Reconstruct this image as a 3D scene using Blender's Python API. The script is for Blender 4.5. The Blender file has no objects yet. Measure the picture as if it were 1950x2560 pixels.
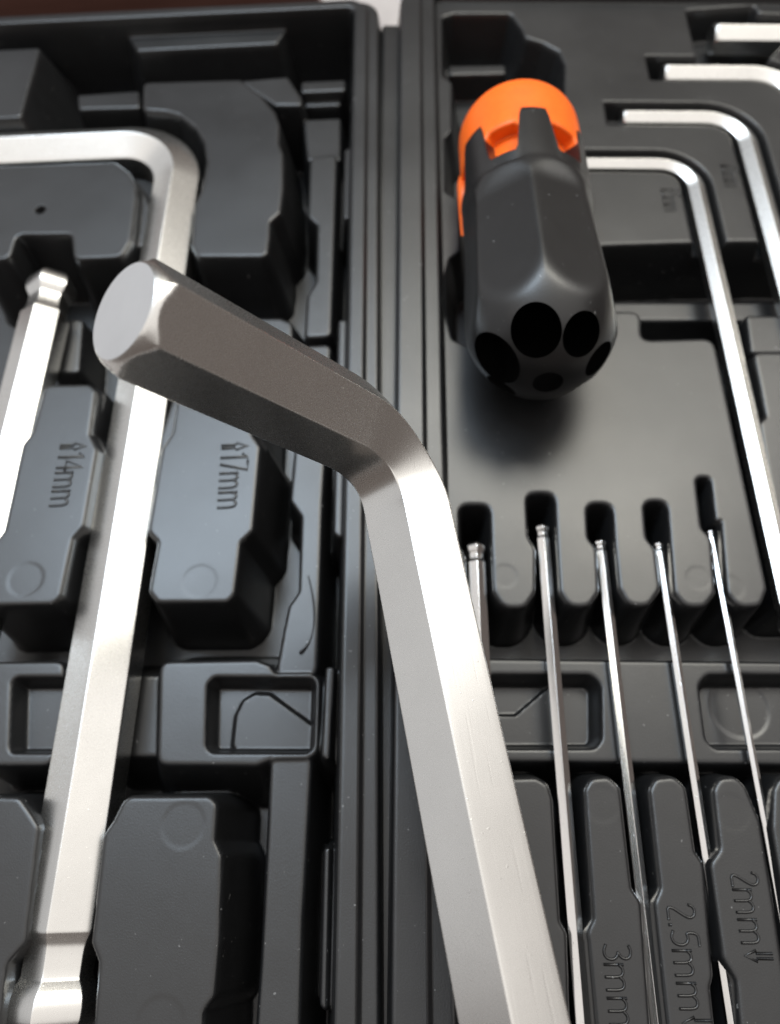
import bpy, bmesh, math, random
import numpy as np
from mathutils import Vector, Matrix
random.seed(7); rng = np.random.default_rng(7)
MM = 0.001
sc = bpy.context.scene
col = sc.collection

# ------------------------------------------------------------------ camera
F, H, TILT, YAW = 1934.0, 190.0, math.radians(26), math.radians(0.68)   # pixels / mm / rad (photo 1950 x 2560)
cam_d = bpy.data.cameras.new('camera'); cam = bpy.data.objects.new('camera', cam_d); col.objects.link(cam)
cam.location = (0, 0, H*MM); cam.rotation_euler = (TILT, 0, YAW)
cam_d.sensor_fit = 'VERTICAL'; cam_d.sensor_height = 36; cam_d.lens = F/2560*36
cam_d.clip_start = 0.005; cam_d.clip_end = 20
cam_d.dof.use_dof = True; cam_d.dof.focus_distance = 0.152; cam_d.dof.aperture_fstop = cam_d.lens/2.1
sc.camera = cam

# ------------------------------------------------------------------ light
w = bpy.data.worlds.new('World'); sc.world = w; w.use_nodes = True
bg = w.node_tree.nodes['Background']; bg.inputs[0].default_value = (1.0, 0.84, 0.76, 1); bg.inputs[1].default_value = 0.17

def area(name, loc, target, sx, sy, power, color):
    d = bpy.data.lights.new(name, 'AREA'); d.shape = 'RECTANGLE'; d.size = sx; d.size_y = sy
    d.energy = power; d.color = color
    o = bpy.data.objects.new(name, d); col.objects.link(o)
    o.location = loc
    o.rotation_euler = (Vector(target)-Vector(loc)).to_track_quat('-Z', 'Y').to_euler()
    return o
area('ceiling', (0.0, 0.25, 1.75), (0.0, 0.25, 0), 4.8, 3.2, 50, (1.0, 0.968, 0.93))            # the evenly lit white ceiling
area('window_lamp', (-0.52, 0.76, 1.48), (-0.05, 0.1, 0), 0.85, 0.62, 19, (0.70, 0.85, 1.0))
area('ceiling_lamp', (0.34, 0.93, 1.42), (0.05, 0.1, 0), 0.95, 0.50, 16, (1.0, 0.97, 0.86))
area('side_lamp', (1.15, 0.95, 1.35), (0, 0.1, 0), 0.7, 0.8, 3.2, (1.0, 0.985, 0.95))
area('left_wall', (-1.8, 0.75, 0.50), (0, 0.3, 0.2), 3.4, 1.5, 9.5, (0.94, 0.97, 1.0))

sc.view_settings.view_transform = 'Standard'; sc.view_settings.look = 'None'
sc.view_settings.exposure = 0; sc.view_settings.gamma = 1
sc.render.engine = 'CYCLES'

# ------------------------------------------------------------------ pixel -> place
def _rz(v, a):
    c, s = math.cos(a), math.sin(a); return np.array([c*v[0]-s*v[1], s*v[0]+c*v[1], v[2]])
FW, UP, RT = [_rz(np.array(v, float), YAW) for v in ((0, math.sin(TILT), -math.cos(TILT)), (0, math.cos(TILT), math.sin(TILT)), (1, 0, 0))]
CAM = np.array([0, 0, H])
def ray(x, y): return FW + RT*(x-975)/F + UP*(1280-y)/F
def PR(x, y, z=0.0):                      # point of the right half's plane at height z (mm)
    r = ray(x, y); return CAM + r*((z-CAM[2])/r[2])
LEFT_M = Matrix.Translation((-1.5, -20, 4)) @ Matrix.Rotation(math.radians(1.1), 4, 'Z') @ Matrix.Rotation(math.radians(-2.5), 4, 'Y') @ Matrix.Translation((0, 20, -4))
_LI = np.array(LEFT_M.inverted())
def PL(x, y, z=0.0):                      # the same for the left half, in that half's own coordinates
    r = _LI[:3, :3] @ ray(x, y); c = _LI[:3, :3] @ CAM + _LI[:3, 3]
    return c + r*((z-c[2])/r[2])
def AT(x, y, d): return CAM + ray(x, y)*d

# ------------------------------------------------------------------ materials
def mat(name):
    m = bpy.data.materials.new(name); m.use_nodes = True
    nt = m.node_tree; return m, nt, nt.nodes['Principled BSDF']
def noise(nt, scale, detail=4, rough=0.6, vec=None):
    n = nt.nodes.new('ShaderNodeTexNoise'); n.inputs['Scale'].default_value = scale
    n.inputs['Detail'].default_value = detail; n.inputs['Roughness'].default_value = rough
    if vec: nt.links.new(vec, n.inputs['Vector'])
    return n
def ramp(nt, src, stops):
    r = nt.nodes.new('ShaderNodeValToRGB'); nt.links.new(src, r.inputs[0]); e = r.color_ramp.elements
    while len(e) < len(stops): e.new(0.5)
    for k, (p, c) in enumerate(stops):
        e[k].position = p; e[k].color = (c, c, c, 1) if not isinstance(c, tuple) else (*c, 1)
    return r
def bump(nt, h, strength, dist, prev=None):
    b = nt.nodes.new('ShaderNodeBump'); b.inputs['Strength'].default_value = strength; b.inputs['Distance'].default_value = dist
    nt.links.new(h, b.inputs['Height'])
    if prev: nt.links.new(prev.outputs[0], b.inputs['Normal'])
    return b
def coord(nt, scale=None):
    t = nt.nodes.new('ShaderNodeTexCoord')
    if not scale: return t.outputs['Object']
    mp = nt.nodes.new('ShaderNodeMapping'); mp.inputs['Scale'].default_value = scale
    nt.links.new(t.outputs['Object'], mp.inputs[0]); return mp.outputs[0]

def plastic(name, base, rough, grain=0.25):
    m, nt, b = mat(name); v = coord(nt)
    big = noise(nt, 18, 3, 0.5, v); fine = noise(nt, 2600, 2, 0.5, v); mid = noise(nt, 160, 4, 0.65, v)
    dust = noise(nt, 900, 1, 0.4, v)
    cr = ramp(nt, mid.outputs[0], [(0.3, tuple(c*0.85 for c in base)), (0.7, tuple(c*1.15 for c in base))])
    dr = ramp(nt, dust.outputs[0], [(0.775, 0.0), (0.80, 1.0)])
    mx = nt.nodes.new('ShaderNodeMix'); mx.data_type = 'RGBA'
    nt.links.new(dr.outputs[0], mx.inputs[0]); nt.links.new(cr.outputs[0], mx.inputs[6]); mx.inputs[7].default_value = (0.12, 0.12, 0.12, 1)
    nt.links.new(mx.outputs[2], b.inputs['Base Color'])
    rr = ramp(nt, big.outputs[0], [(0.3, rough-0.04), (0.7, rough+0.05)]); nt.links.new(rr.outputs[0], b.inputs['Roughness'])
    b1 = bump(nt, fine.outputs[0], grain, 0.00006); b2 = bump(nt, big.outputs[0], 0.25, 0.0012, b1)
    nt.links.new(b2.outputs[0], b.inputs['Normal']); b.inputs['Specular IOR Level'].default_value = 0.6
    return m
M_CASE = plastic('case_plastic', (0.0100, 0.0103, 0.0110), 0.33, 0.45)
M_GRIP = plastic('grip_plastic', (0.006, 0.006, 0.0063), 0.36, 0.5)
M_BOTTOM = plastic('shell_plastic', (0.018, 0.018, 0.02), 0.5)

def metal(name, axis_scale, base=(0.69, 0.685, 0.665), rough=0.27):
    m, nt, b = mat(name); v = coord(nt); vs = coord(nt, axis_scale)
    streak = noise(nt, 1.0, 3, 0.6, vs); sp = noise(nt, 3800, 2, 0.6, v); cl = noise(nt, 70, 4, 0.6, v)
    vor = nt.nodes.new('ShaderNodeTexVoronoi'); vor.inputs['Scale'].default_value = 420; nt.links.new(v, vor.inputs['Vector'])
    pit = ramp(nt, vor.outputs['Distance'], [(0.05, 0.0), (0.10, 1.0)])
    b.inputs['Metallic'].default_value = 1.0
    cr = ramp(nt, cl.outputs[0], [(0.3, tuple(c*0.93 for c in base)), (0.7, base)]); nt.links.new(cr.outputs[0], b.inputs['Base Color'])
    rr = ramp(nt, sp.outputs[0], [(0.25, rough-0.02), (0.75, rough+0.03)]); nt.links.new(rr.outputs[0], b.inputs['Roughness'])
    b1 = bump(nt, streak.outputs[0], 0.10, 0.00003); b2 = bump(nt, sp.outputs[0], 0.025, 0.00002, b1); b3 = bump(nt, pit.outputs[0], 0.08, 0.00002, b2)
    scv = coord(nt, (1300, 55, 1300)); scr = noise(nt, 1.0, 1, 0.4, scv); sr = ramp(nt, scr.outputs[0], [(0.66, 0.0), (0.72, 1.0)])
    spk = noise(nt, 1250, 1, 0.5, v); kr = ramp(nt, spk.outputs[0], [(0.74, 0.0), (0.78, 1.0)])
    b4 = bump(nt, sr.outputs[0], 0.10, -0.00004, b3); b5 = bump(nt, kr.outputs[0], 0.22, 0.00005, b4)
    nt.links.new(b5.outputs[0], b.inputs['Normal'])
    return m
M_KEY = metal('satin_nickel', (2500, 120, 2500))
M_KEY2 = metal('satin_nickel_thin', (3500, 100, 3500), (0.64, 0.635, 0.63), 0.14)
M_END = metal('sawn_key_end', (900, 900, 900), (0.74, 0.75, 0.76), 0.42)

m, nt, b = mat('orange_plastic'); v = coord(nt); n = noise(nt, 220, 3, 0.5, v)
cr = ramp(nt, n.outputs[0], [(0.3, (0.92, 0.135, 0.006)), (0.7, (1.0, 0.155, 0.008))]); nt.links.new(cr.outputs[0], b.inputs['Base Color'])
b.inputs['Roughness'].default_value = 0.42; b.inputs['Subsurface Weight'].default_value = 0.15; b.inputs['Subsurface Scale'].default_value = 0.002
b.inputs['Subsurface Radius'].default_value = (1, 0.35, 0.1)
M_ORANGE = m
m, nt, b = mat('table_laminate'); n = noise(nt, 60, 4, 0.6, coord(nt)); cr = ramp(nt, n.outputs[0], [(0.3, (0.34, 0.31, 0.30)), (0.7, (0.40, 0.37, 0.355))])
nt.links.new(cr.outputs[0], b.inputs['Base Color']); b.inputs['Roughness'].default_value = 0.45; M_TABLE = m
m, nt, b = mat('dark_wood'); n = noise(nt, 1, 5, 0.6, coord(nt, (14, 260, 260))); cr = ramp(nt, n.outputs[0], [(0.3, (0.12, 0.055, 0.042)), (0.7, (0.20, 0.095, 0.075))])
nt.links.new(cr.outputs[0], b.inputs['Base Color']); b.inputs['Roughness'].default_value = 0.4; M_WOOD = m
m, nt, b = mat('thread'); b.inputs['Base Color'].default_value = (0.012, 0.012, 0.014, 1); b.inputs['Roughness'].default_value = 0.6; M_THREAD = m

# ------------------------------------------------------------------ object helpers
def tag(o, label=None, cat=None, group=None, kind=None):
    for k, val in (('label', label), ('category', cat), ('group', group), ('kind', kind)):
        if val: o[k] = val
    return o
def empty(name, loc=(0, 0, 0)):
    o = bpy.data.objects.new(name, None); o.empty_display_size = 0.01; o.location = Vector(loc)*MM; col.objects.link(o); return o
def link(name, me, m, parent=None):
    me.materials.clear(); me.materials.append(m)
    o = bpy.data.objects.new(name, me); col.objects.link(o)
    if parent: o.parent = parent
    return o
def mesh_np(name, V, Q, smooth=True, normals=None):
    me = bpy.data.meshes.new(name); V = np.asarray(V, np.float32); Q = np.asarray(Q, np.int32); k = Q.shape[1]
    me.vertices.add(len(V)); me.vertices.foreach_set('co', (V*MM).ravel())
    me.loops.add(Q.size); me.loops.foreach_set('vertex_index', Q.ravel())
    me.polygons.add(len(Q)); me.polygons.foreach_set('loop_start', np.arange(0, Q.size, k, dtype=np.int32))
    me.polygons.foreach_set('use_smooth', np.full(len(Q), smooth))
    me.update(calc_edges=True)
    if normals is not None: me.normals_split_custom_set_from_vertices(normals.astype(np.float32))
    return me
def box_mesh(name, x0, x1, y0, y1, z0, z1, bev=0.0):
    bm = bmesh.new(); bmesh.ops.create_cube(bm, size=1)
    for v_ in bm.verts: v_.co = Vector(((x0+x1)/2+v_.co.x*(x1-x0), (y0+y1)/2+v_.co.y*(y1-y0), (z0+z1)/2+v_.co.z*(z1-z0)))*MM
    if bev: bmesh.ops.bevel(bm, geom=bm.edges[:], offset=bev*MM, segments=3, affect='EDGES', profile=0.5)
    me = bpy.data.meshes.new(name); bm.to_mesh(me); bm.free(); return me

# ------------------------------------------------------------------ moulded trays (height sheets)
def round_poly(pts, r):
    pts = [np.array(p[:2], float) for p in pts]; n = len(pts); out = []
    for i in range(n):
        a, p, c = pts[i-1], pts[i], pts[(i+1) % n]
        u = a-p; lu = np.linalg.norm(u); u = u/lu; q = c-p; lq = np.linalg.norm(q); q = q/lq
        ang = math.acos(max(-1, min(1, float(u@q))))
        if ang > math.radians(172): out.append(p); continue
        d = min(r/math.tan(ang/2), 0.45*lu, 0.45*lq)
        for t in np.linspace(0, 1, 5):
            out.append((1-t)**2*(p+u*d) + 2*t*(1-t)*p + t*t*(p+q*d))
    return np.array(out)
class Sheet:
    def __init__(s, xs, ys, base):
        s.xs, s.ys = xs, ys; s.X, s.Y = np.meshgrid(xs, ys); s.h = np.full(s.X.shape, float(base)); s.lab = np.zeros(s.X.shape, np.int32); s.names = ['tray_floor']
    def win(s, pts, m):
        mn, mx = pts.min(0)-m, pts.max(0)+m
        i0, i1 = np.searchsorted(s.ys, mn[1]), np.searchsorted(s.ys, mx[1]); j0, j1 = np.searchsorted(s.xs, mn[0]), np.searchsorted(s.xs, mx[0])
        return (slice(i0, i1), slice(j0, j1))
    def sd(s, pts, W):
        X, Y = s.X[W], s.Y[W]; d = np.full(X.shape, 1e9); ins = np.zeros(X.shape, bool); n = len(pts)
        for i in range(n):
            a, c = pts[i], pts[(i+1) % n]; e = c-a; L = e@e
            if L < 1e-12: continue
            t = np.clip(((X-a[0])*e[0]+(Y-a[1])*e[1])/L, 0, 1)
            d = np.minimum(d, (X-a[0]-t*e[0])**2+(Y-a[1]-t*e[1])**2)
            if a[1] != c[1]:
                cr = ((a[1] > Y) != (c[1] > Y)) & (X < (c[0]-a[0])*(Y-a[1])/(c[1]-a[1])+a[0]); ins ^= cr
        d = np.sqrt(d); return np.where(ins, -d, d)
    @staticmethod
    def drop(d, r, slope):
        al = math.atan(slope); d = np.maximum(d, 0); x1 = r*math.sin(al)
        return np.where(d < x1, r-np.sqrt(np.maximum(r*r-np.minimum(d, x1)**2, 0)), r*(1-math.cos(al))+(d-x1)*slope)
    def block(s, pts, z, name=None, r=1.3, rc=3.0, slope=8.0, k=2.0):
        pts = round_poly(pts, rc); W = s.win(pts, 9); sd = s.sd(pts, W); hs = z-s.drop(sd+0.5*r, r, slope)
        a = s.h[W]; d = np.abs(a-hs); t = np.maximum(k-d, 0)/k
        if name:
            s.names.append(name); lb = s.lab[W]; lb[hs > a] = len(s.names)-1
        s.h[W] = np.maximum(a, hs)+t*t*k/4
    def pocket_sd(s, W, sd, z0, zf, r=1.1, slope=4.5, k=2.0):
        hp = z0-s.drop(-sd+0.5*r, r, slope); d = np.abs(hp-zf); t = np.maximum(k-d, 0)/k; hp = np.maximum(hp, zf)+t*t*k/4
        hp = np.where(sd > 0.5*r, 1e9, hp); s.h[W] = np.minimum(s.h[W], hp)
    def pocket(s, pts, z0, zf, rc=2.5, **kw):
        pts = round_poly(pts, rc); W = s.win(pts, 4); s.pocket_sd(W, s.sd(pts, W), z0, zf, **kw)
    def trough(s, path, wd, z0, zf, **kw):
        path = np.array([p[:2] for p in path], float); W = s.win(path, wd+4); X, Y = s.X[W], s.Y[W]; d = np.full(X.shape, 1e9)
        for a, c in zip(path[:-1], path[1:]):
            e = c-a; t = np.clip(((X-a[0])*e[0]+(Y-a[1])*e[1])/(e@e), 0, 1); d = np.minimum(d, (X-a[0]-t*e[0])**2+(Y-a[1]-t*e[1])**2)
        s.pocket_sd(W, np.sqrt(d)-wd, z0, zf, **kw)
    def dent(s, c, r, dz):
        dz = dz if dz < -1 else dz*0.35
        W = s.win(np.array([c[:2], c[:2]]), r+2); d = np.hypot(s.X[W]-c[0], s.Y[W]-c[1]); s.h[W] += dz*np.clip((r-d)/0.9+0.5, 0, 1)
    def height(s, x, y):
        i = min(np.searchsorted(s.ys, y), len(s.ys)-1); j = min(np.searchsorted(s.xs, x), len(s.xs)-1); return s.h[i, j]
    def build(s, parent, m):
        gy, gx = np.gradient(s.h, s.ys, s.xs); N = np.stack([-gx, -gy, np.ones_like(gx)], -1); N /= np.linalg.norm(N, axis=-1, keepdims=True)
        nx = len(s.xs); V = np.stack([s.X, s.Y, s.h], -1).reshape(-1, 3); N = N.reshape(-1, 3)
        idx = np.arange(s.h.size).reshape(s.h.shape); Q = np.stack([idx[:-1, :-1], idx[:-1, 1:], idx[1:, 1:], idx[1:, :-1]], -1).reshape(-1, 4)
        L = np.maximum.reduce([s.lab[:-1, :-1], s.lab[:-1, 1:], s.lab[1:, 1:], s.lab[1:, :-1]]).reshape(-1)
        for k, nm in enumerate(s.names):
            q = Q[L == k]
            if not len(q): continue
            u, inv = np.unique(q, return_inverse=True)
            link(nm, mesh_np(nm, V[u], inv.reshape(-1, 4), True, N[u]), m, parent)
def axis(a, f0, f1, c, st, coarse=2.0):
    return np.unique(np.concatenate([np.arange(a, f0, coarse), np.arange(f0, f1, st), np.arange(f1, c+1e-6, coarse), [c]]).round(4))
def rim_field(s, right, y_top_in, y_bot_in, x_in, lips, z_out, cut, ytop_w=5.0):
    """raised border: x distance on the hinge side, y distance at the ends, and an outer wall"""
    sgn = 1 if right else -1
    dx = (x_in-s.X)*sgn                         # > 0 : beyond the inner edge towards the hinge
    dy = np.maximum(s.Y-y_top_in, y_bot_in-s.Y)
    q = 4.0; px, py = np.maximum(dx+q, 0), np.maximum(dy+q, 0)
    d = np.where((dx > -q) & (dy > -q), np.hypot(px, py)-q, np.maximum(dx, dy))
    out = np.full(s.X.shape, -1e9)
    zin = lips[0][2]
    hs = zin-Sheet.drop(-d+0.4, 1.2, 7.0)
    prof = np.full(s.X.shape, zin); tot = lips[-1][1]
    for (a, c, z) in lips:
        t = np.clip((d-a)/0.7+0.5, 0, 1); prof = prof*(1-t)+z*t
    hs = np.where(d > 0.4, prof, hs)
    # outer outline
    ox = dx-tot; oy = dy-ytop_w; R = cut
    px, py = np.maximum(ox+R, 0), np.maximum(oy+R, 0)
    do = np.where((ox > -R) & (oy > -R), np.hypot(px, py)-R, np.maximum(ox, oy))
    hs = np.minimum(hs, np.maximum(lips[-1][2] if False else 99, 99)-0)
    wall = 99.0
    edge = hs-Sheet.drop(do+1.0, 1.0, 9.0)
    hs = np.where(do > -1.0, edge, hs)
    s.names.append('rim'); r = (hs > s.h) | (do > -0.5)
    s.lab[r] = len(s.names)-1
    a = s.h; k = 1.5; t = np.maximum(k-np.abs(a-hs), 0)/k
    s.h = np.where(do > -0.5, hs, np.maximum(a, hs)+t*t*k/4)
    s.h = np.maximum(s.h, z_out)

# ================================================================== setting
TABLE_Z = -48.0
tb = link('table', box_mesh('table', -420, 420, -260, 560, TABLE_Z-25, TABLE_Z, 3), M_TABLE); tag(tb, kind='structure')

# ================================================================== tool case
case = tag(empty('tool_case', (0, 120, TABLE_Z)), 'open black moulded plastic tool case with fitted recesses for hex keys', 'tool case')
case_off = Vector((0, -120*MM, -TABLE_Z*MM))
def half(name, Mx=None):
    o = bpy.data.objects.new(name, None); o.empty_display_size = 0.01; col.objects.link(o); o.parent = case
    T = Matrix.Translation(case_off)
    if Mx is not None:
        m2 = Mx.copy(); m2.translation = m2.translation*MM; T = T @ m2
    o.matrix_local = T; return o

# ---- right half
RH = half('case_half')
S = Sheet(axis(-2, -1.5, 158, 176, 0.45), axis(-88, -31, 334, 334, 0.45), -24)
R_ = lambda pts, z=0: [PR(x, y, z)[:2] for x, y in pts]
XI = PR(1110, 1450, 0)[0]                    # inner edge of the hinge side border
YT = PR(1400, 2, 0)[1]
# top plate: handle and short arms
S.block([(XI+0.8, YT-1), (172, YT-1), (172, PR(1950, 600)[1])]+R_([(1950, 600), (1735, 604), (1492, 612), (1492, 780), (1600, 779), (1600, 852), (1778, 847), (1800, 900), (1838, 1070), (1884, 1275), (1915, 1470), (1900, 1512), (1850, 1516), (1822, 1480),
    (1806, 1300), (1792, 1300), (1779, 1190), (1737, 1190), (1752, 1320), (1776, 1345), (1786, 1480), (1760, 1514), (1715, 1514), (1690, 1480), (1680, 1360), (1671, 1250), (1606, 1250), (1614, 1345), (1636, 1372), (1648, 1470), (1620, 1512), (1575, 1512), (1552, 1470),
    (1541, 1362), (1534, 1256), (1463, 1256), (1468, 1345), (1489, 1372), (1494, 1478), (1470, 1514), (1425, 1514), (1403, 1478), (1396, 1365), (1390, 1230), (1312, 1230), (1318, 1343), (1336, 1372), (1335, 1478), (1310, 1517), (1260, 1517), (1236, 1478),
    (1231, 1361), (1228, 1259), (1144, 1259), (1146, 1361), (1160, 1390), (1163, 1500), (1150, 1530), (1118, 1530)])+[(XI+0.8, PR(1118, 1540)[1])], 0, 'moulded_plate', rc=3.2)
# handle recess
S.pocket(R_([(1103, 42), (1133, 33), (1279, 33), (1305, 68), (1316, 93), (1360, 106), (1400, 128), (1414, 160), (1412, 260), (1440, 330), (1452, 500), (1470, 700), (1440, 850), (1180, 868), (1130, 850), (1112, 780), (1112, 690), (1124, 645), (1150, 625), (1150, 500), (1112, 480), (1110, 345), (1128, 325), (1128, 205), (1104, 190)]), 0, -19.5, rc=3)
S.block(R_([(1122, 165), (1262, 163), (1262, 183), (1125, 186)], -9), -9, None, rc=1)
# slots of the L keys
def axis_pts(pts, z): return [PR(x, y, z)[:2] for x, y in pts]
KZ = -3.2
def lkey_geo(xl, yl, xr, z): return None
XA, YA = 103.0, 231.5
def arm(x_end, x_axis, y_axis, rb, y_end, n=8):
    """L path: tip of the short arm (x_end), corner (x_axis, y_axis) with bend radius rb, down to y_end"""
    p = [np.array((x_end, y_axis)), np.array((x_axis-rb, y_axis))]
    for k in range(1, n): a = math.pi/2*(1-k/n); p.append(np.array((x_axis-rb+rb*math.cos(a), y_axis-rb+rb*math.sin(a))))
    p += [np.array((x_axis, y_axis-rb)), np.array((x_axis, y_end))]
    return p
LK = []   # (af, x_end, x_axis, y_axis, bend, z)
for af, pe, ya_px, xa, rb in ((5.8, (1432, 419), (1600, 417), 103.0, 12), (6.9, (1553, 303), (1700, 303), 125.3, 14), (8.8, (1654, 196), (1800, 196), 150.2, 17), (10.4, (1777, 99), (1850, 99), 178.0, 20)):
    z = -af*0.577+1.3; e = PR(*pe, z); yy = PR(*ya_px, z)[1]
    LK.append((af, e[0], xa, yy, rb, z))
for af, xe, xa, yy, rb, z in LK:
    wd_ = af*0.5+2.9; S.trough(arm(xe+2, xa, yy+0.6, rb, 20), wd_, 0, z-af*0.6-0.3, r=0.9)
    S.pocket([(xe-6.5, yy+0.6-wd_), (xe+4, yy+0.6-wd_), (xe+4, yy+0.6+wd_), (xe-6.5, yy+0.6+wd_)], 0, z-af*0.6-0.3, rc=0.8, r=0.9)
S.pocket(R_([(1712, 24), (1887, 12), (1899, 33), (1990, 36), (2030, 120), (1955, 115), (1911, 167), (1742, 155)]), 0, -12)
# cross trench below the short arms
S.block(R_([(1500, 757), (1990, 757), (1990, 800), (1500, 800)], -10), -10, None, rc=1)
# neighbouring block beyond the 5 mm key
S.block(R_([(1868, 790), (2060, 790), (2080, 880), (1880, 880)], -4), -4, None, rc=1)
S.block(R_([(1887, 882), (2050, 882), (2160, 1490), (1975, 1490), (1935, 1250), (1902, 1057), (1918, 1041)]), 0, 'moulded_block', rc=2)
# shelf with latch recesses
ZS = -5.0
S.block([(XI+0.8, PR(1000, 1646, ZS)[1]), (172, PR(1000, 1646, ZS)[1]), (172, PR(1000, 1897, ZS)[1]), (XI+0.8, PR(1000, 1897, ZS)[1])], ZS, 'cross_shelf', rc=2)
S.pocket(R_([(1200, 1684), (1480, 1684), (1506, 1710), (1508, 1850), (1490, 1874), (1200, 1874)], ZS), ZS, -11.5, rc=3.5)
S.pocket(R_([(1765, 1684), (2050, 1684), (2080, 1874), (1785, 1874), (1762, 1850), (1744, 1710)], ZS), ZS, -11.5, rc=3.5)
S.block(R_([(1240, 1790), (1290, 1790), (1370, 1722), (1385, 1722), (1385, 1866), (1240, 1866)], -10.2), -10.2, None, rc=1, r=0.5)
c0 = PR(1850, 1770, -11); S.dent(c0, 7.5, -0.6)
# lower row of fingers between the thin keys
fing = [[(1215, 1950), (1340, 1946), (1368, 1962), (1378, 2000), (1396, 2304), (1413, 2335), (1425, 2700), (1240, 2700), (1230, 2300)],
        [(1465, 1975), (1480, 1948), (1520, 1944), (1547, 1970), (1576, 2223), (1599, 2258), (1632, 2700), (1505, 2700), (1474, 2356), (1470, 2335), (1487, 2298)],
        [(1628, 1975), (1642, 1948), (1685, 1944), (1712, 1970), (1735, 2130), (1756, 2161), (1779, 2440), (1772, 2470), (1800, 2700), (1688, 2700), (1640, 2258), (1655, 2222)],
        [(1788, 1975), (1802, 1948), (1838, 1944), (1863, 1970), (1898, 2055), (1933, 2270), (1975, 2560), (2000, 2700), (1868, 2700), (1845, 2450), (1812, 2395), (1780, 2160), (1805, 2124)],
        [(1938, 1975), (1952, 1946), (2040, 1946), (2150, 2700), (2040, 2700), (1935, 2070)]]
for f in fing: S.block(R_(f), 0, 'divider_block', rc=2.2, slope=5.5)
for c in ((1263, 1440), (1830, 1468), (1746, 1445)): S.dent(PR(*c), 3.2, -0.12)
for c in ((1505, 2010), (1830, 2030)): S.dent(PR(*c), 4.0, -0.10)
rim_field(S, True, YT, -62, XI, [(0, 4.6, 3.4), (4.8, XI-0.3, 5.0)], -34, 15)
S.build(RH, M_CASE)
link('shell_base', box_mesh('shell_base', 1.5, 172, -62, YT+3.5, TABLE_Z+0.1, -33.4, 2), M_BOTTOM, RH)

# ---- left half
LH = half('case_half', LEFT_M)
T = Sheet(axis(-178, -160, 1.5, 1.5, 0.45), axis(-88, -31, 330, 330, 0.45), -30)
L_ = lambda pts, z=0: [PL(x, y, z)[:2] for x, y in pts]
T.block(L_([(360, 207), (600, 200), (650, 238), (686, 280), (697, 312), (696, 358), (706, 384), (706, 470), (699, 530), (674, 552), (672, 593), (667, 632), (655, 640), (497, 640), (481, 610), (489, 510), (506, 476), (520, 402), (512, 351), (489, 315), (450, 286), (417, 277), (360, 273)]), 0, 'divider_block', rc=2)
T.block(L_([(600, 203), (718, 193), (752, 245), (752, 262), (690, 262)], -3), -3, None, rc=1)
T.block(L_([(755, 205), (862, 200), (862, 225), (755, 230)], -5), -5, None, rc=1)
T.block(L_([(765, 245), (850, 242), (850, 262), (765, 265)], -9), -9, None, rc=1)
T.block(L_([(760, 300), (850, 296), (850, 400), (770, 400)], -9), -9, None, rc=1)
T.block(L_([(195, 238), (345, 228), (348, 268), (198, 272)], -8), -8, None, rc=1)
T.block(L_([(-60, 128), (98, 120), (50, 292), (-60, 298)], 0), 0, 'corner_block', rc=1.5, slope=3.2)
T.block(L_([(330, 440), (350, 466), (373, 512), (371, 540), (358, 612), (320, 625), (300, 560)], -4), -4, None, rc=1.5)
T.block(L_([(-60, 418), (286, 406), (320, 430), (337, 462), (338, 495), (325, 600), (300, 641), (186, 646), (181, 583), (40, 585), (22, 645), (-60, 652)]), 0, 'divider_block', rc=3)
T.dent(PL(101, 524), 1.35, -4)
# far wall ledge
T.block(L_([(322, 92), (715, 72), (690, 108), (345, 126)], -2), -2, 'wall_ledge', rc=0.8, slope=5)
# 14 mm and 17 mm blocks with their lower steps
T.block(L_([(240, 970), (262, 985), (240, 1088), (268, 1128), (236, 1326), (196, 1352), (172, 1500), (150, 1512), (120, 1510), (120, 1000)], -3.5), -3.5, None, rc=1.5)
T.block(L_([(110, 975), (122, 964), (222, 962), (237, 976), (222, 1086), (234, 1110), (240, 1122), (207, 1314), (180, 1344), (149, 1490), (128, 1508), (-60, 1512), (-60, 1400), (-2, 1345), (12, 1326), (58, 1111), (81, 1082)]), 0, 'divider_block', rc=2)
T.block(L_([(446, 960), (600, 955), (648, 970), (640, 1085), (664, 1120), (640, 1330), (608, 1358), (592, 1480), (400, 1500), (400, 1100)], -3.5), -3.5, None, rc=1.5)
T.block(L_([(448, 965), (620, 960), (632, 975), (628, 1086), (648, 1115), (629, 1326), (599, 1354), (584, 1484), (568, 1503), (396, 1504), (374, 1478), (397, 1354), (372, 1326), (406, 1123), (432, 1083)]), 0, 'divider_block', rc=2.2)
T.dent(PL(499, 1453), 4.6, -0.25); T.dent(PL(64, 1448), 4.8, -0.25)
T.block(L_([(430, 800), (700, 796), (728, 808), (730, 850), (430, 856)], -10), -10, 'cross_shelf', rc=2.5, slope=3.5)
T.block(L_([(150, 800), (205, 800), (195, 930), (130, 930)], -14), -14, None, rc=1.5)
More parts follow.
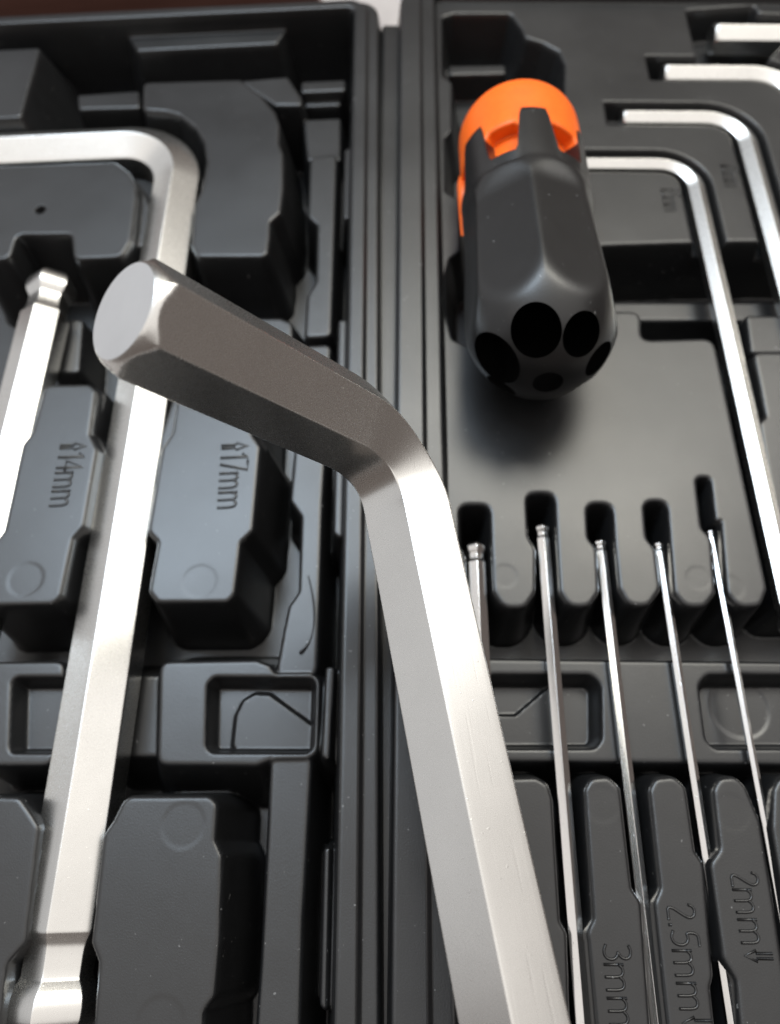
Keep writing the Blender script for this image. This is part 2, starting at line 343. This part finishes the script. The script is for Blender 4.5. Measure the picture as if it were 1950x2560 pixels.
# border strip and ribs
T.block(L_([(777, 395), (840, 385), (833, 620), (826, 838), (764, 842), (770, 740), (792, 705), (796, 562), (772, 540)], -6), -6, 'border_strip', rc=2)
T.block(L_([(763, 866), (825, 862), (815, 1060), (803, 1260), (791, 1684), (692, 1688), (712, 1577), (724, 1518), (750, 1480), (756, 1290), (728, 1250), (745, 1060)], -6), -6, 'border_strip', rc=2)
T.block(L_([(680, 1894), (778, 1892), (754, 2298), (742, 2700), (636, 2700), (656, 2400), (673, 2066)], -6), -6, 'border_strip', rc=2)
for a in ([(864, 372), (880, 372), (874, 545), (860, 545)], [(848, 800), (866, 800), (852, 1345), (836, 1330)], [(817, 1668), (836, 1668), (822, 1900), (806, 1890)], [(813, 2124), (824, 2118), (816, 2525), (803, 2515)]):
    T.block(L_(a, -1.5), -1.5, 'rib', r=0.8, rc=1.2, slope=8)
# cross shelf and latch recesses
ZL = -5.5
T.block(L_([(402, 1656), (640, 1652), (672, 1664), (690, 1690), (798, 1688), (792, 1890), (690, 1892), (640, 1912), (396, 1910)], ZL), ZL, 'cross_shelf', rc=2.5, slope=3.5)
T.block(L_([(318, 1690), (420, 1690), (420, 1890), (300, 1890)], -15), -15, None, rc=1.5, slope=2.5)
T.block(L_([(-60, 1658), (158, 1655), (128, 1912), (-60, 1912)], ZL), ZL, 'cross_shelf', rc=2.5)
T.pocket(L_([(533, 1690), (793, 1693), (786, 1884), (528, 1884), (512, 1868), (516, 1708)], ZL), ZL, -11.5, rc=2.5)
T.block(L_([(583, 1863), (592, 1788), (610, 1752), (640, 1736), (672, 1738), (700, 1758), (778, 1814), (777, 1869), (768, 1878), (595, 1878)], -10), -10, None, rc=1.2, r=0.5, slope=4)
T.pocket(L_([(45, 1690), (190, 1690), (190, 1885), (20, 1885), (26, 1700)], ZL), ZL, -11.5, rc=2.5)
# lower blocks
T.block(L_([(325, 1994), (522, 1993), (540, 2012), (534, 2101), (552, 2142), (545, 2356), (532, 2490), (505, 2527), (498, 2700), (228, 2700), (250, 2405), (232, 2356), (261, 2090), (285, 2055), (308, 2008)]), 0, 'divider_block', rc=2.2)
T.block(L_([(-60, 1992), (46, 1996), (75, 2037), (94, 2068), (60, 2356), (12, 2410), (-20, 2700), (-120, 2700), (-110, 1996)]), 0, 'divider_block', rc=2.2)
T.dent(PL(458, 2062), 5.0, -0.2); T.dent(PL(400, 2560), 5.0, -0.25)
YTL = PL(450, 42, 4)[1]; XIL = PL(862, 1500, 4)[0]
rim_field(T, False, YTL, -62, XIL, [(0, 4.3, 5.0), (4.5, -XIL-0.3, 3.6)], -34, 9)
T.build(LH, M_CASE)
link('shell_base', box_mesh('shell_base', -170, -1.5, -62, YTL+3.5, -39.5, -33.6, 1.5), M_BOTTOM, LH)

link('hinge', box_mesh('hinge', -7, 4, -60, PR(1000, 60, -2)[1], -12, -2, 1.5), M_CASE, RH)
# ---- raised size markings
G = {'1': (0.30, [[(0.05, .82), (.2, 1), (.2, 0)]]), '7': (0.50, [[(0, 1), (.46, 1), (.15, 0)]]), '4': (0.52, [[(.36, 0), (.36, 1), (0, .32), (.52, .32)]]),
     '2': (0.48, [[(.02, .8), (.06, .93), (.2, 1), (.36, .95), (.43, .8), (.38, .62), (0, 0), (.46, 0)]]),
     '3': (0.46, [[(.02, .93), (.18, 1), (.36, .93), (.4, .75), (.32, .58), (.17, .53), (.34, .48), (.43, .28), (.36, .06), (.18, 0), (0, .09)]]),
     '5': (0.48, [[(.42, 1), (.06, 1), (.03, .56), (.2, .63), (.36, .56), (.43, .33), (.35, .08), (.17, 0), (0, .09)]]),
     '6': (0.48, [[(.38, .96), (.22, 1), (.08, .85), (.02, .5), (.04, .15), (.2, 0), (.38, .08), (.43, .3), (.35, .5), (.2, .55), (.04, .4)]]),
     '.': (0.16, [[(.06, 0), (.06, .04)]]),
     'm': (0.86, [[(0, 0), (0, .64)], [(0, .5), (.1, .63), (.25, .64), (.36, .52), (.36, 0)], [(.36, .5), (.46, .63), (.62, .64), (.73, .52), (.73, 0)]]),
     '^': (0.44, [[(.09, 0), (.09, .5), (0, .55), (.17, .98), (.34, .55), (.25, .5), (.25, 0)]]),
     'v': (0.44, [[(.09, 1), (.09, .45), (0, .45), (.17, .02), (.34, .45), (.25, .45), (.25, 1)]]), ' ': (0.2, [])}
def marking(text, start, size, parent, rot=0.0, stretch=1.0, rad=0.34, z=0.0):
    V = []; Q = []; x = 0.0; n = 6
    def tube(pts):
        pts = [np.array(p, float) for p in pts]; base = len(V)
        for i, p in enumerate(pts):
            t = pts[min(i+1, len(pts)-1)]-pts[max(i-1, 0)]; t /= (np.linalg.norm(t)+1e-9); nn = np.array((-t[1], t[0])); ext = -t*rad*0.6 if i == 0 else (t*rad*0.6 if i == len(pts)-1 else 0)
            for k in range(n):
                a = math.pi*k/(n-1); q = p+ext+nn*rad*math.cos(a); V.append((q[0], q[1], -0.1+(rad+0.12)*math.sin(a)))
        for i in range(len(pts)-1):
            for k in range(n-1):
                A = base+i*n+k; Q.append((A, A+1, A+n+1, A+n))
        Q.append((base, base+1, base+2, base+3)); Q.append((base, base+3, base+4, base+5))
        e = base+(len(pts)-1)*n; Q.append((e+3, e+2, e+1, e)); Q.append((e+5, e+4, e+3, e))
    for ch in text:
        wd, strokes = G[ch]
        for st in strokes:
            P_ = [np.array((x+a*size*stretch, b_*size)) for a, b_ in st]
            if len(P_) > 4:                       # soften the polyline
                for _ in range(2 if ch not in '^v' else 0):
                    out = [P_[0]]
                    for a, b_ in zip(P_[:-1], P_[1:]): out += [a*.75+b_*.25, a*.25+b_*.75]
                    out.append(P_[-1]); P_ = out
            tube(P_)
        x += (wd+0.10)*size*stretch
    V = np.array(V); c, s_ = math.cos(-math.pi/2+rot), math.sin(-math.pi/2+rot)
    W = np.stack([c*V[:, 0]-s_*V[:, 1], s_*V[:, 0]+c*V[:, 1], V[:, 2]], -1)+np.array((start[0], start[1], z))
    return link('size_marking', mesh_np('size_marking', W, Q), M_CASE, parent)
marking('^17mm', PL(556, 1110), 7.6, LH, 0.03, 0.84, 0.42); marking('^14mm', PL(154, 1110), 7.4, LH, 0.02, 0.84, 0.42)
marking('3mm', PR(1507, 2363), 5.9, RH, 0, 1.08); marking('2.5mmv', PR(1667, 2260), 5.9, RH, 0, 1.06); marking('2mmv', PR(1826, 2180), 5.9, RH, 0, 1.03)
marking('^5mm', PR(1652, 472), 6.0, RH, 0, 0.62); marking('^6mm', PR(1801, 412), 6.0, RH, 0, 0.62)

# ================================================================== hex keys
def hex_section(af, cr, nf=4):
    """closed outline with a corner on +/-z ; returns list of (u, w) in the cross-section plane"""
    R = af/math.sqrt(3); out = []
    for k in range(6):
        a = math.pi/2+k*math.pi/3                 # corner direction
        c = (R-cr/math.cos(math.pi/6)*1.0)
        cx, cy = c*math.cos(a), c*math.sin(a)
        for t in (-1, -0.33, 0.33, 1):
            b_ = a+t*math.pi/6; out.append((cx+cr*math.cos(b_), cy+cr*math.sin(b_)))
        a2 = a+math.pi/3
        p, q = np.array(out[-1]), np.array((c*math.cos(a2)+cr*math.cos(a2-math.pi/6), c*math.sin(a2)+cr*math.sin(a2-math.pi/6)))
        for t in (0.125, 0.25, 0.375, 0.5, 0.625, 0.75, 0.875): out.append(tuple(p*(1-t)+q*t))
    return np.array(out)
def hex_key(name, af, frames, label, group, Mw=None, m=M_KEY, m_end=None, cr=None):
    """frames: (x, y, dir angle, scale, round clamp radius) in the bend plane, corner of the hexagon along +z"""
    sec = hex_section(af, cr if cr else af*0.035); n = len(sec); V = []; Q = []
    rr = np.hypot(sec[:, 0], sec[:, 1])
    for (x, y, a, s_, rc) in frames:
        k = np.minimum(rr*s_, rc)/rr; u = sec[:, 0]*k; wz = sec[:, 1]*k
        nx, ny = -math.sin(a), math.cos(a)
        V += list(zip(x+nx*u, y+ny*u, wz))
    m_ = len(frames)
    for i in range(m_-1):
        for k in range(n):
            A = i*n+k; B = i*n+(k+1) % n; Q.append((A, A+n, B+n, B))
    root = bpy.data.objects.new(name, None); root.empty_display_size = 0.01; col.objects.link(root)
    if Mw is not None:
        m2 = Mw.copy(); m2.translation = m2.translation*MM; root.matrix_world = m2
    me = mesh_np('bar', V, Q); bar = link('bar', me, m, root)
    md = bar.modifiers.new('wn', 'WEIGHTED_NORMAL'); md.keep_sharp = False; md.weight = 60
    for fi in (0, m_-1):
        ring = np.array(V[fi*n:(fi+1)*n]); x, y, a, s_, rc = frames[fi]; c = ring.mean(0)
        bm = bmesh.new(); vs = [bm.verts.new(Vector(p)*MM) for p in (ring if fi else ring[::-1])]
        bm.faces.new(vs[::-1] if fi == 0 else vs[::-1]); bm.normal_update()
        d = Vector((math.cos(a), math.sin(a), 0))*(1 if fi else -1)
        if bm.faces[:][0].normal.dot(d) < 0: bmesh.ops.reverse_faces(bm, faces=bm.faces[:])
        e = bpy.data.meshes.new('end_face'); bm.to_mesh(e); bm.free(); link('end_face', e, m_end or m, root)
    tag(root, label, 'hex key', group); return root
def straight_to(fr, x, y, a, s_=1, rc=1e9): fr.append((x, y, a, s_, rc))
def plain_end(x, y, a, af, kr=0.478):
    """chamfered flat end: frames walking away from the tip (tip at x, y), direction a"""
    R = af/math.sqrt(3); r0 = af*kr; L = (R-r0)*1.35; out = []
    for t in (0, 0.12, 0.25, 0.4, 0.55, 0.7, 0.85, 1.0, 1.1):
        out.append((x+math.cos(a)*L*t, y+math.sin(a)*L*t, a, 1, r0*0.985 if t == 0 else r0+(R-r0)*min(t, 1)*1.02+0.02*af*0))
    return out
def bend(cx, cy, r, a0, a1, n=14, side=1):
    """arc round (cx, cy): side=+1 turns left"""
    out = []
    for k in range(n+1):
        a = a0+(a1-a0)*k/n; out.append((cx+side*r*math.sin(a), cy-side*r*math.cos(a), a, 1, 1e9))
    return out
BALL = [(0.0, .62), (0.05, .76), (0.10, .86), (0.19, .98), (0.29, 1.05), (0.42, 1.06), (0.53, 1.03), (0.64, .95), (0.72, .85), (0.77, .82), (0.88, .82), (1.0, .825), (1.10, .84), (1.18, .88), (1.28, .97), (1.33, 1.0)]
def ball_end(x, y, a, af):                       # walking TOWARDS the tip at (x, y)
    out = []
    for t, s_ in BALL[::-1]: out.append((x-math.cos(a)*af*t, y-math.sin(a)*af*t, a, s_, 1e9))
    return out
def l_frames(af, x_tip, x_ax, y_ax, rb, y_end, nseg=6, bx=1):
    """short-arm tip -> corner -> ball end at y_end (below when the corner is on top)"""
    fr = plain_end(x_tip, y_ax, 0 if x_ax > x_tip else math.pi, af)
    x1 = x_ax-rb if x_ax > x_tip else x_ax+rb
    down = y_end < y_ax; right = x_ax > x_tip
    x0 = fr[-1][0]
    for t in np.linspace(0, 1, nseg)[1:-1]: straight_to(fr, x0+(x1-x0)*t, y_ax, fr[0][2])
    if right and down: fr += bend(x1, y_ax-rb, rb, 0, -math.pi/2, side=-1)
    elif right and not down: fr += bend(x1, y_ax+rb, rb, 0, math.pi/2, side=1)
    elif not right and not down: fr += bend(x1, y_ax+rb, rb, math.pi, math.pi/2, side=-1)
    a = -math.pi/2 if down else math.pi/2
    be = ball_end(x_ax, y_end, a, af); ya = fr[-1][1]; yb = be[0][1]
    for t in np.linspace(0, 1, 14)[1:-1]: straight_to(fr, x_ax, ya+(yb-ya)*t, a)
    return fr+be
MZ = lambda z: Matrix.Translation((0, 0, z))

# right half: L keys with their short arms on top
names = {5: 'satin hex key lying beside the 5mm marking', 6: 'satin hex key lying beside the 6mm marking',
         8: 'satin hex key with its short arm just above that of the 6mm key', 10: 'thick satin hex key in the topmost recess of the right tray'}
for af, xe, xa, yy, rb, z in LK:
    hex_key('hex_key', af, l_frames(af, xe, xa, yy, rb, {5: 60, 6: 40, 8: 20, 10: 0}[int(af)]), names[int(af)], 'hex keys in the right tray', MZ(z), M_KEY)
# thin ball-end keys : ball at the top, corner out of frame below
thin = [(4.6, (1189, 1358), 1189, -56, 'thickest ball-end key of the thin row, half hidden behind the large bent key'),
        (3.3, (1354, 1313), 1354, -50, 'thin ball-end hex key passing left of the 3mm marking'),
        (2.7, (1499, 1350), 1499, -44, 'thin ball-end hex key between the 3mm and 2.5mm markings'),
        (2.15, (1645, 1356), 1645, -39, 'thin ball-end hex key between the 2.5mm and 2mm markings'),
        (1.7, (1775, 1326), 1775, -34, 'thinnest ball-end hex key beside the 2mm marking')]
for k, (af, pt, _, yb, lab) in enumerate(thin):
    z = -3.0; t = PR(*pt, z); xa = t[0]
    hex_key('ball_end_hex_key', af, l_frames(af, xa+20+3*af, xa, yb, 2*af+2, t[1]), lab, 'thin ball-end keys in the right tray', MZ(z), M_KEY2)
# left half: 14 mm and its smaller neighbour
z14 = -8.2; p = PL(418, 500, 0); q = PL(125, 2356, 0); xa = (PL(399, 628, 0)[0]+PL(218, 1720, 0)[0]+PL(125, 2356, 0)[0])/3
ya = PL(134, 372, z14+3.5)[1]
yb = PL(125, 2612, z14+3)[1]
hex_key('hex_key', 16.4, l_frames(16.4, xa-92, xa, ya, 21, yb), 'large satin hex key lying in the left tray along the 17mm block', 'large hex keys in the left tray', LEFT_M @ MZ(z14), M_KEY)
z12 = -8.0; xb = (PL(85, 800, 0)[0]+PL(50, 950, 0)[0])/2
yt = PL(98, 676, z12+4)[1]
xb -= 1.6
hex_key('hex_key', 13.2, l_frames(13.2, xb-60, xb, -45, 19, yt), 'satin hex key with its ball end below the notched block in the left tray', 'large hex keys in the left tray', LEFT_M @ MZ(z12), M_KEY)

# the big bent key held over the case
B = AT(988, 1116, 170); E_ = AT(307, 777, 119); Lb = AT(1289, 2560, 127)
ev = E_-B; ev_l = np.linalg.norm(ev); ev /= ev_l; lv = Lb-B; lv /= np.linalg.norm(lv)
X_ = Vector(-ev); Zn = Vector(np.cross(lv, ev)).normalized()          # x: tip -> corner
if Zn.z < 0: Zn = -Zn
Y_ = Zn.cross(X_)
Mk = Matrix((( X_.x, Y_.x, Zn.x, B[0]), (X_.y, Y_.y, Zn.y, B[1]), (X_.z, Y_.z, Zn.z, B[2]), (0, 0, 0, 1)))
l2 = np.array([Vector(lv).dot(X_), Vector(lv).dot(Y_)]); ang = math.atan2(l2[1], l2[0])
rb = 18.5; turn = abs(ang); tl = rb*math.tan(turn/2); side = 1 if ang > 0 else -1
fr = plain_end(-ev_l, 0, 0, 17.5, 0.465); x0 = fr[-1][0]
for t in np.linspace(0, 1, 8)[1:-1]: straight_to(fr, x0+(-tl-x0)*t, 0, 0)
bd = bend(-tl, side*rb, rb, 0, ang, 24, side)      # the forged bend is slightly pinched and uneven
fr += [(x, y, a, 1-0.035*math.sin(math.pi*k/24)+0.012*math.sin(2.6*math.pi*k/24), c) for k, (x, y, a, _, c) in enumerate(bd)]
xe, ye = fr[-1][0], fr[-1][1]
be = ball_end(l2[0]*255, l2[1]*255, ang, 17.5)
for t in np.linspace(0, 1, 16)[1:-1]: straight_to(fr, xe+(be[0][0]-xe)*t, ye+(be[0][1]-ye)*t, ang)
fr += be
hex_key('hex_key', 17.5, fr, 'big scratched hex key bent at a right angle, raised above the open case', None, Mk, M_KEY, M_END, cr=0.5)

# ================================================================== screwdriver handle
hd = tag(empty('key_driver'), 'black faceted plastic handle with an orange end and round holes in its domed tip', 'handle')
tip = PR(1370, 959, 25.0); tl_ = math.radians(4.0)
az = Vector((0.006, -math.cos(tl_), math.sin(tl_))).normalized()      # far end -> tip
ux = Vector((1, 0, 0)); ux = (ux-az*ux.dot(az)).normalized(); uz = ux.cross(-az) if ux.cross(-az).z > 0 else -ux.cross(-az)
HS = 0.97
hd.matrix_world = Matrix.Translation(Vector(tip)*MM) @ Matrix.Scale(HS, 4) @ Matrix.Translation(-Vector(tip)*MM) @ Matrix(((ux.x, uz.x, -az.x, tip[0]*MM), (ux.y, uz.y, -az.y, tip[1]*MM), (ux.z, uz.z, -az.z, tip[2]*MM), (0, 0, 0, 1)))   # local z: distance from the tip
NF = 7; NA = 24*NF; EDGE0 = math.radians(90+7)      # angle (from local x) of a facet edge
def rad_at(u):
    if u < 30: t = (30-u)/30; return 22.4*(max(0.0, 1-t**2.3))**(1/2.05)
    return 22.4+(20.0-22.4)*min((u-30)/38, 1)
def smin(a, b_, k): t = max(k-abs(a-b_), 0)/k; return min(a, b_)-t*t*k/4
def body_r(th, u):
    R = rad_at(u); ph = ((th-EDGE0) % (2*math.pi/NF))-math.pi/NF
    fl = (18.1+1.9*min(max((68-u)/46, 0), 1.2))/math.cos(ph)+(max(0, (u-58)/5)**2*0.8 if u > 58 else 0)
    return smin(R, fl, 1.1)
def tooth(th):
    p6 = math.pi/6; ph = ((th-math.radians(88)+p6) % (2*p6))-p6             # six prongs, 0 at a prong
    w_ = abs(ph)/p6; return 0.5*(1+math.cos(math.pi*min(1, max(0, (w_-0.36)/0.26))))
def polar(name, rows, m, parent):
    """rows: list of rings, each a function th -> (r, u)"""
    V = []; Q = []
    for f in rows:
        for k in range(NA):
            th = 2*math.pi*k/NA; r, u = f(th); V.append((r*math.cos(th), r*math.sin(th), u))
    for i in range(len(rows)-1):
        for k in range(NA): a = i*NA+k; c = i*NA+(k+1) % NA; Q.append((a, a+NA, c+NA, c))
    return mesh_np(name, V, Q)
rows = [lambda th, u=u: (max(body_r(th, u), 0.02), u) for u in list(np.linspace(0.0, 3, 8))+list(np.linspace(3.5, 34, 36))+list(np.linspace(35, 67, 32))]
for v_ in np.linspace(0.05, 1, 18): rows.append(lambda th, v_=v_: (19.9+0.35*v_, 67+v_*(4+19*tooth(th))))
rows.append(lambda th: (20.0, 67.5+4+19*tooth(th)))
rows.append(lambda th: (15.0, 67.5+4+19*tooth(th)))
rows.append(lambda th: (13.0, 50)); rows.append(lambda th: (0.02, 48))
me = polar('grip', rows, M_GRIP, hd); grip = link('grip', me, M_GRIP, hd)
# bored holes in the domed tip
cut_bm = bmesh.new()
def add_cyl(bm, c, d, r, L, seg=40):
    q = Vector((0, 0, 1)).rotation_difference(d).to_matrix().to_4x4(); q.translation = (Vector(c)+d*L/2)*MM
    bmesh.ops.create_cone(bm, cap_ends=True, segments=seg, radius1=r*MM, radius2=r*MM, depth=L*MM, matrix=q)
holes = [(-20, 6.5), (31, 5.5), (79, 4.9), (128, 4.2), (180, 3.6), (232, 4.6), (278, 7.3)]
cuts = []
for a, r in holes:
    th = math.radians(90-a); o = Vector((math.cos(th), math.sin(th), 0)); d = (o*0.36+Vector((0, 0, -1))*0.93).normalized()   # pointing out of the tip
    start = o*14.0+Vector((0, 0, 6.0)); cuts.append((start-d*20, d, r, 40, 40))
cuts.append((Vector((0, 0, 18)), Vector((0, 0, -1)), 4.0, 30, 24))
bmc = bmesh.new()
for c in cuts: add_cyl(bmc, *c)
mc = bpy.data.meshes.new('cut'); bmc.to_mesh(mc); bmc.free(); oc = bpy.data.objects.new('cut', mc); col.objects.link(oc)
oc.parent = hd
bo = grip.modifiers.new('b', 'BOOLEAN'); bo.operation = 'DIFFERENCE'; bo.object = oc; bo.solver = 'EXACT'; bo.use_self = True
bpy.context.view_layer.update()
bv = grip.modifiers.new('bv', 'BEVEL'); bv.limit_method = 'ANGLE'; bv.angle_limit = math.radians(42); bv.width = 0.00055; bv.segments = 3; bv.use_clamp_overlap = True
bpy.context.view_layer.update()
dg = bpy.context.evaluated_depsgraph_get(); nm = bpy.data.meshes.new_from_object(grip.evaluated_get(dg))
if len(nm.polygons) > 2000:
    grip.modifiers.clear(); grip.data = nm; nm.materials.clear(); nm.materials.append(M_GRIP)
    bm = bmesh.new(); bm.from_mesh(nm)
    for e in bm.edges:
        if len(e.link_faces) == 2 and e.calc_face_angle(0) > math.radians(38): e.smooth = False
    for f in bm.faces: f.smooth = True
    bm.to_mesh(nm); bm.free()
bpy.data.objects.remove(oc)
# orange core
def o_low(th): return 83.5-3.0*tooth(th)
rows = [lambda th: (0.02, 62), lambda th: (14.9, 62)]
for v_ in np.linspace(0, 1, 6): rows.append(lambda th, v_=v_: (15.1, 63+v_*(o_low(th)+1.2-63)))
rows.append(lambda th: (15.6, o_low(th)+1.6)); rows.append(lambda th: (18.8, o_low(th)+1.0)); rows.append(lambda th: (19.5, o_low(th)+1.4)); rows.append(lambda th: (19.75, o_low(th)+2.2))
for v_ in np.linspace(0.1, 1, 6): rows.append(lambda th, v_=v_: (19.75, o_low(th)+2.2+v_*(102-o_low(th)-2.2)))
for a in np.linspace(0.08, 1, 14): rows.append(lambda th, a=a: (max(19.75*math.cos(a*math.pi/2)**0.75, 0.02), 102+13*math.sin(a*math.pi/2)))
me = polar('orange_collar', rows, M_ORANGE, hd); oc = link('orange_collar', me, M_ORANGE, hd)
md = oc.modifiers.new('wn', 'WEIGHTED_NORMAL'); md.keep_sharp = False

# tongue of the orange core showing along one side of the grip
V = []; Q = []; nt_, nu_ = 10, 16
for r_ in (21.15, 17.0):
    for i_ in range(nu_+1):
        u = 65+i_/nu_*25; hw = math.radians(15)*min(1, (i_/nu_*1.6)**0.7)+0.002
        for k in range(nt_+1):
            th = math.radians(199)+hw*(2*k/nt_-1); rr_ = r_-(0.9*(2*k/nt_-1)**4 if r_ > 20 else 0)-(1.6*max(0, (i_/nu_-0.75)/0.25)**2 if r_ > 20 else 0)
            V.append((rr_*math.cos(th), rr_*math.sin(th), u))
n1 = nt_+1; off = n1*(nu_+1)
for i_ in range(nu_):
    for k in range(nt_):
        a = i_*n1+k; Q.append((a, a+n1, a+n1+1, a+1)); Q.append((off+a, off+a+1, off+a+n1+1, off+a+n1))
    for k in (0, nt_):
        a = i_*n1+k; q = (a, off+a, off+a+n1, a+n1); Q.append(q if k == 0 else q[::-1])
link('orange_tongue', mesh_np('orange_tongue', V, Q), M_ORANGE, hd)

# ================================================================== small things
pts = [PL(450+a/3.36, 1250+b_/3.36, -6) for a, b_ in ((1078, 640), (1098, 720), (1120, 830), (1130, 950), (1124, 1060), (1108, 1150), (1075, 1220), (1040, 1262), (1005, 1290))]
cu = bpy.data.curves.new('thread', 'CURVE'); cu.dimensions = '3D'; sp = cu.splines.new('NURBS'); sp.points.add(len(pts)-1); sp.use_endpoint_u = True; sp.order_u = 4
for i, p in enumerate(pts):
    wp = LEFT_M @ Vector((p[0], p[1], -5.75+0.5*math.sin(i))); sp.points[i].co = (*(wp*MM), 1); sp.points[i].radius = 0.5+0.6*i/8
cu.bevel_depth = 0.00032; cu.bevel_resolution = 2
tc = bpy.data.objects.new('tmp', cu); col.objects.link(tc); bpy.context.view_layer.update()
tm = bpy.data.meshes.new_from_object(tc.evaluated_get(bpy.context.evaluated_depsgraph_get())); bpy.data.objects.remove(tc)
tag(link('loose_thread', tm, M_THREAD), 'short curled dark thread lying on the inner border of the left tray', 'thread')
wb = link('wooden_board', box_mesh('wooden_board', -330, -11, YTL+16, YTL+70, TABLE_Z, 10, 2), M_WOOD)
wb.rotation_euler.z = math.radians(4) ; wb.location = (-0.0, 0.012, 0)
tag(wb, 'dark reddish brown wooden board behind the far edge of the case', 'board')
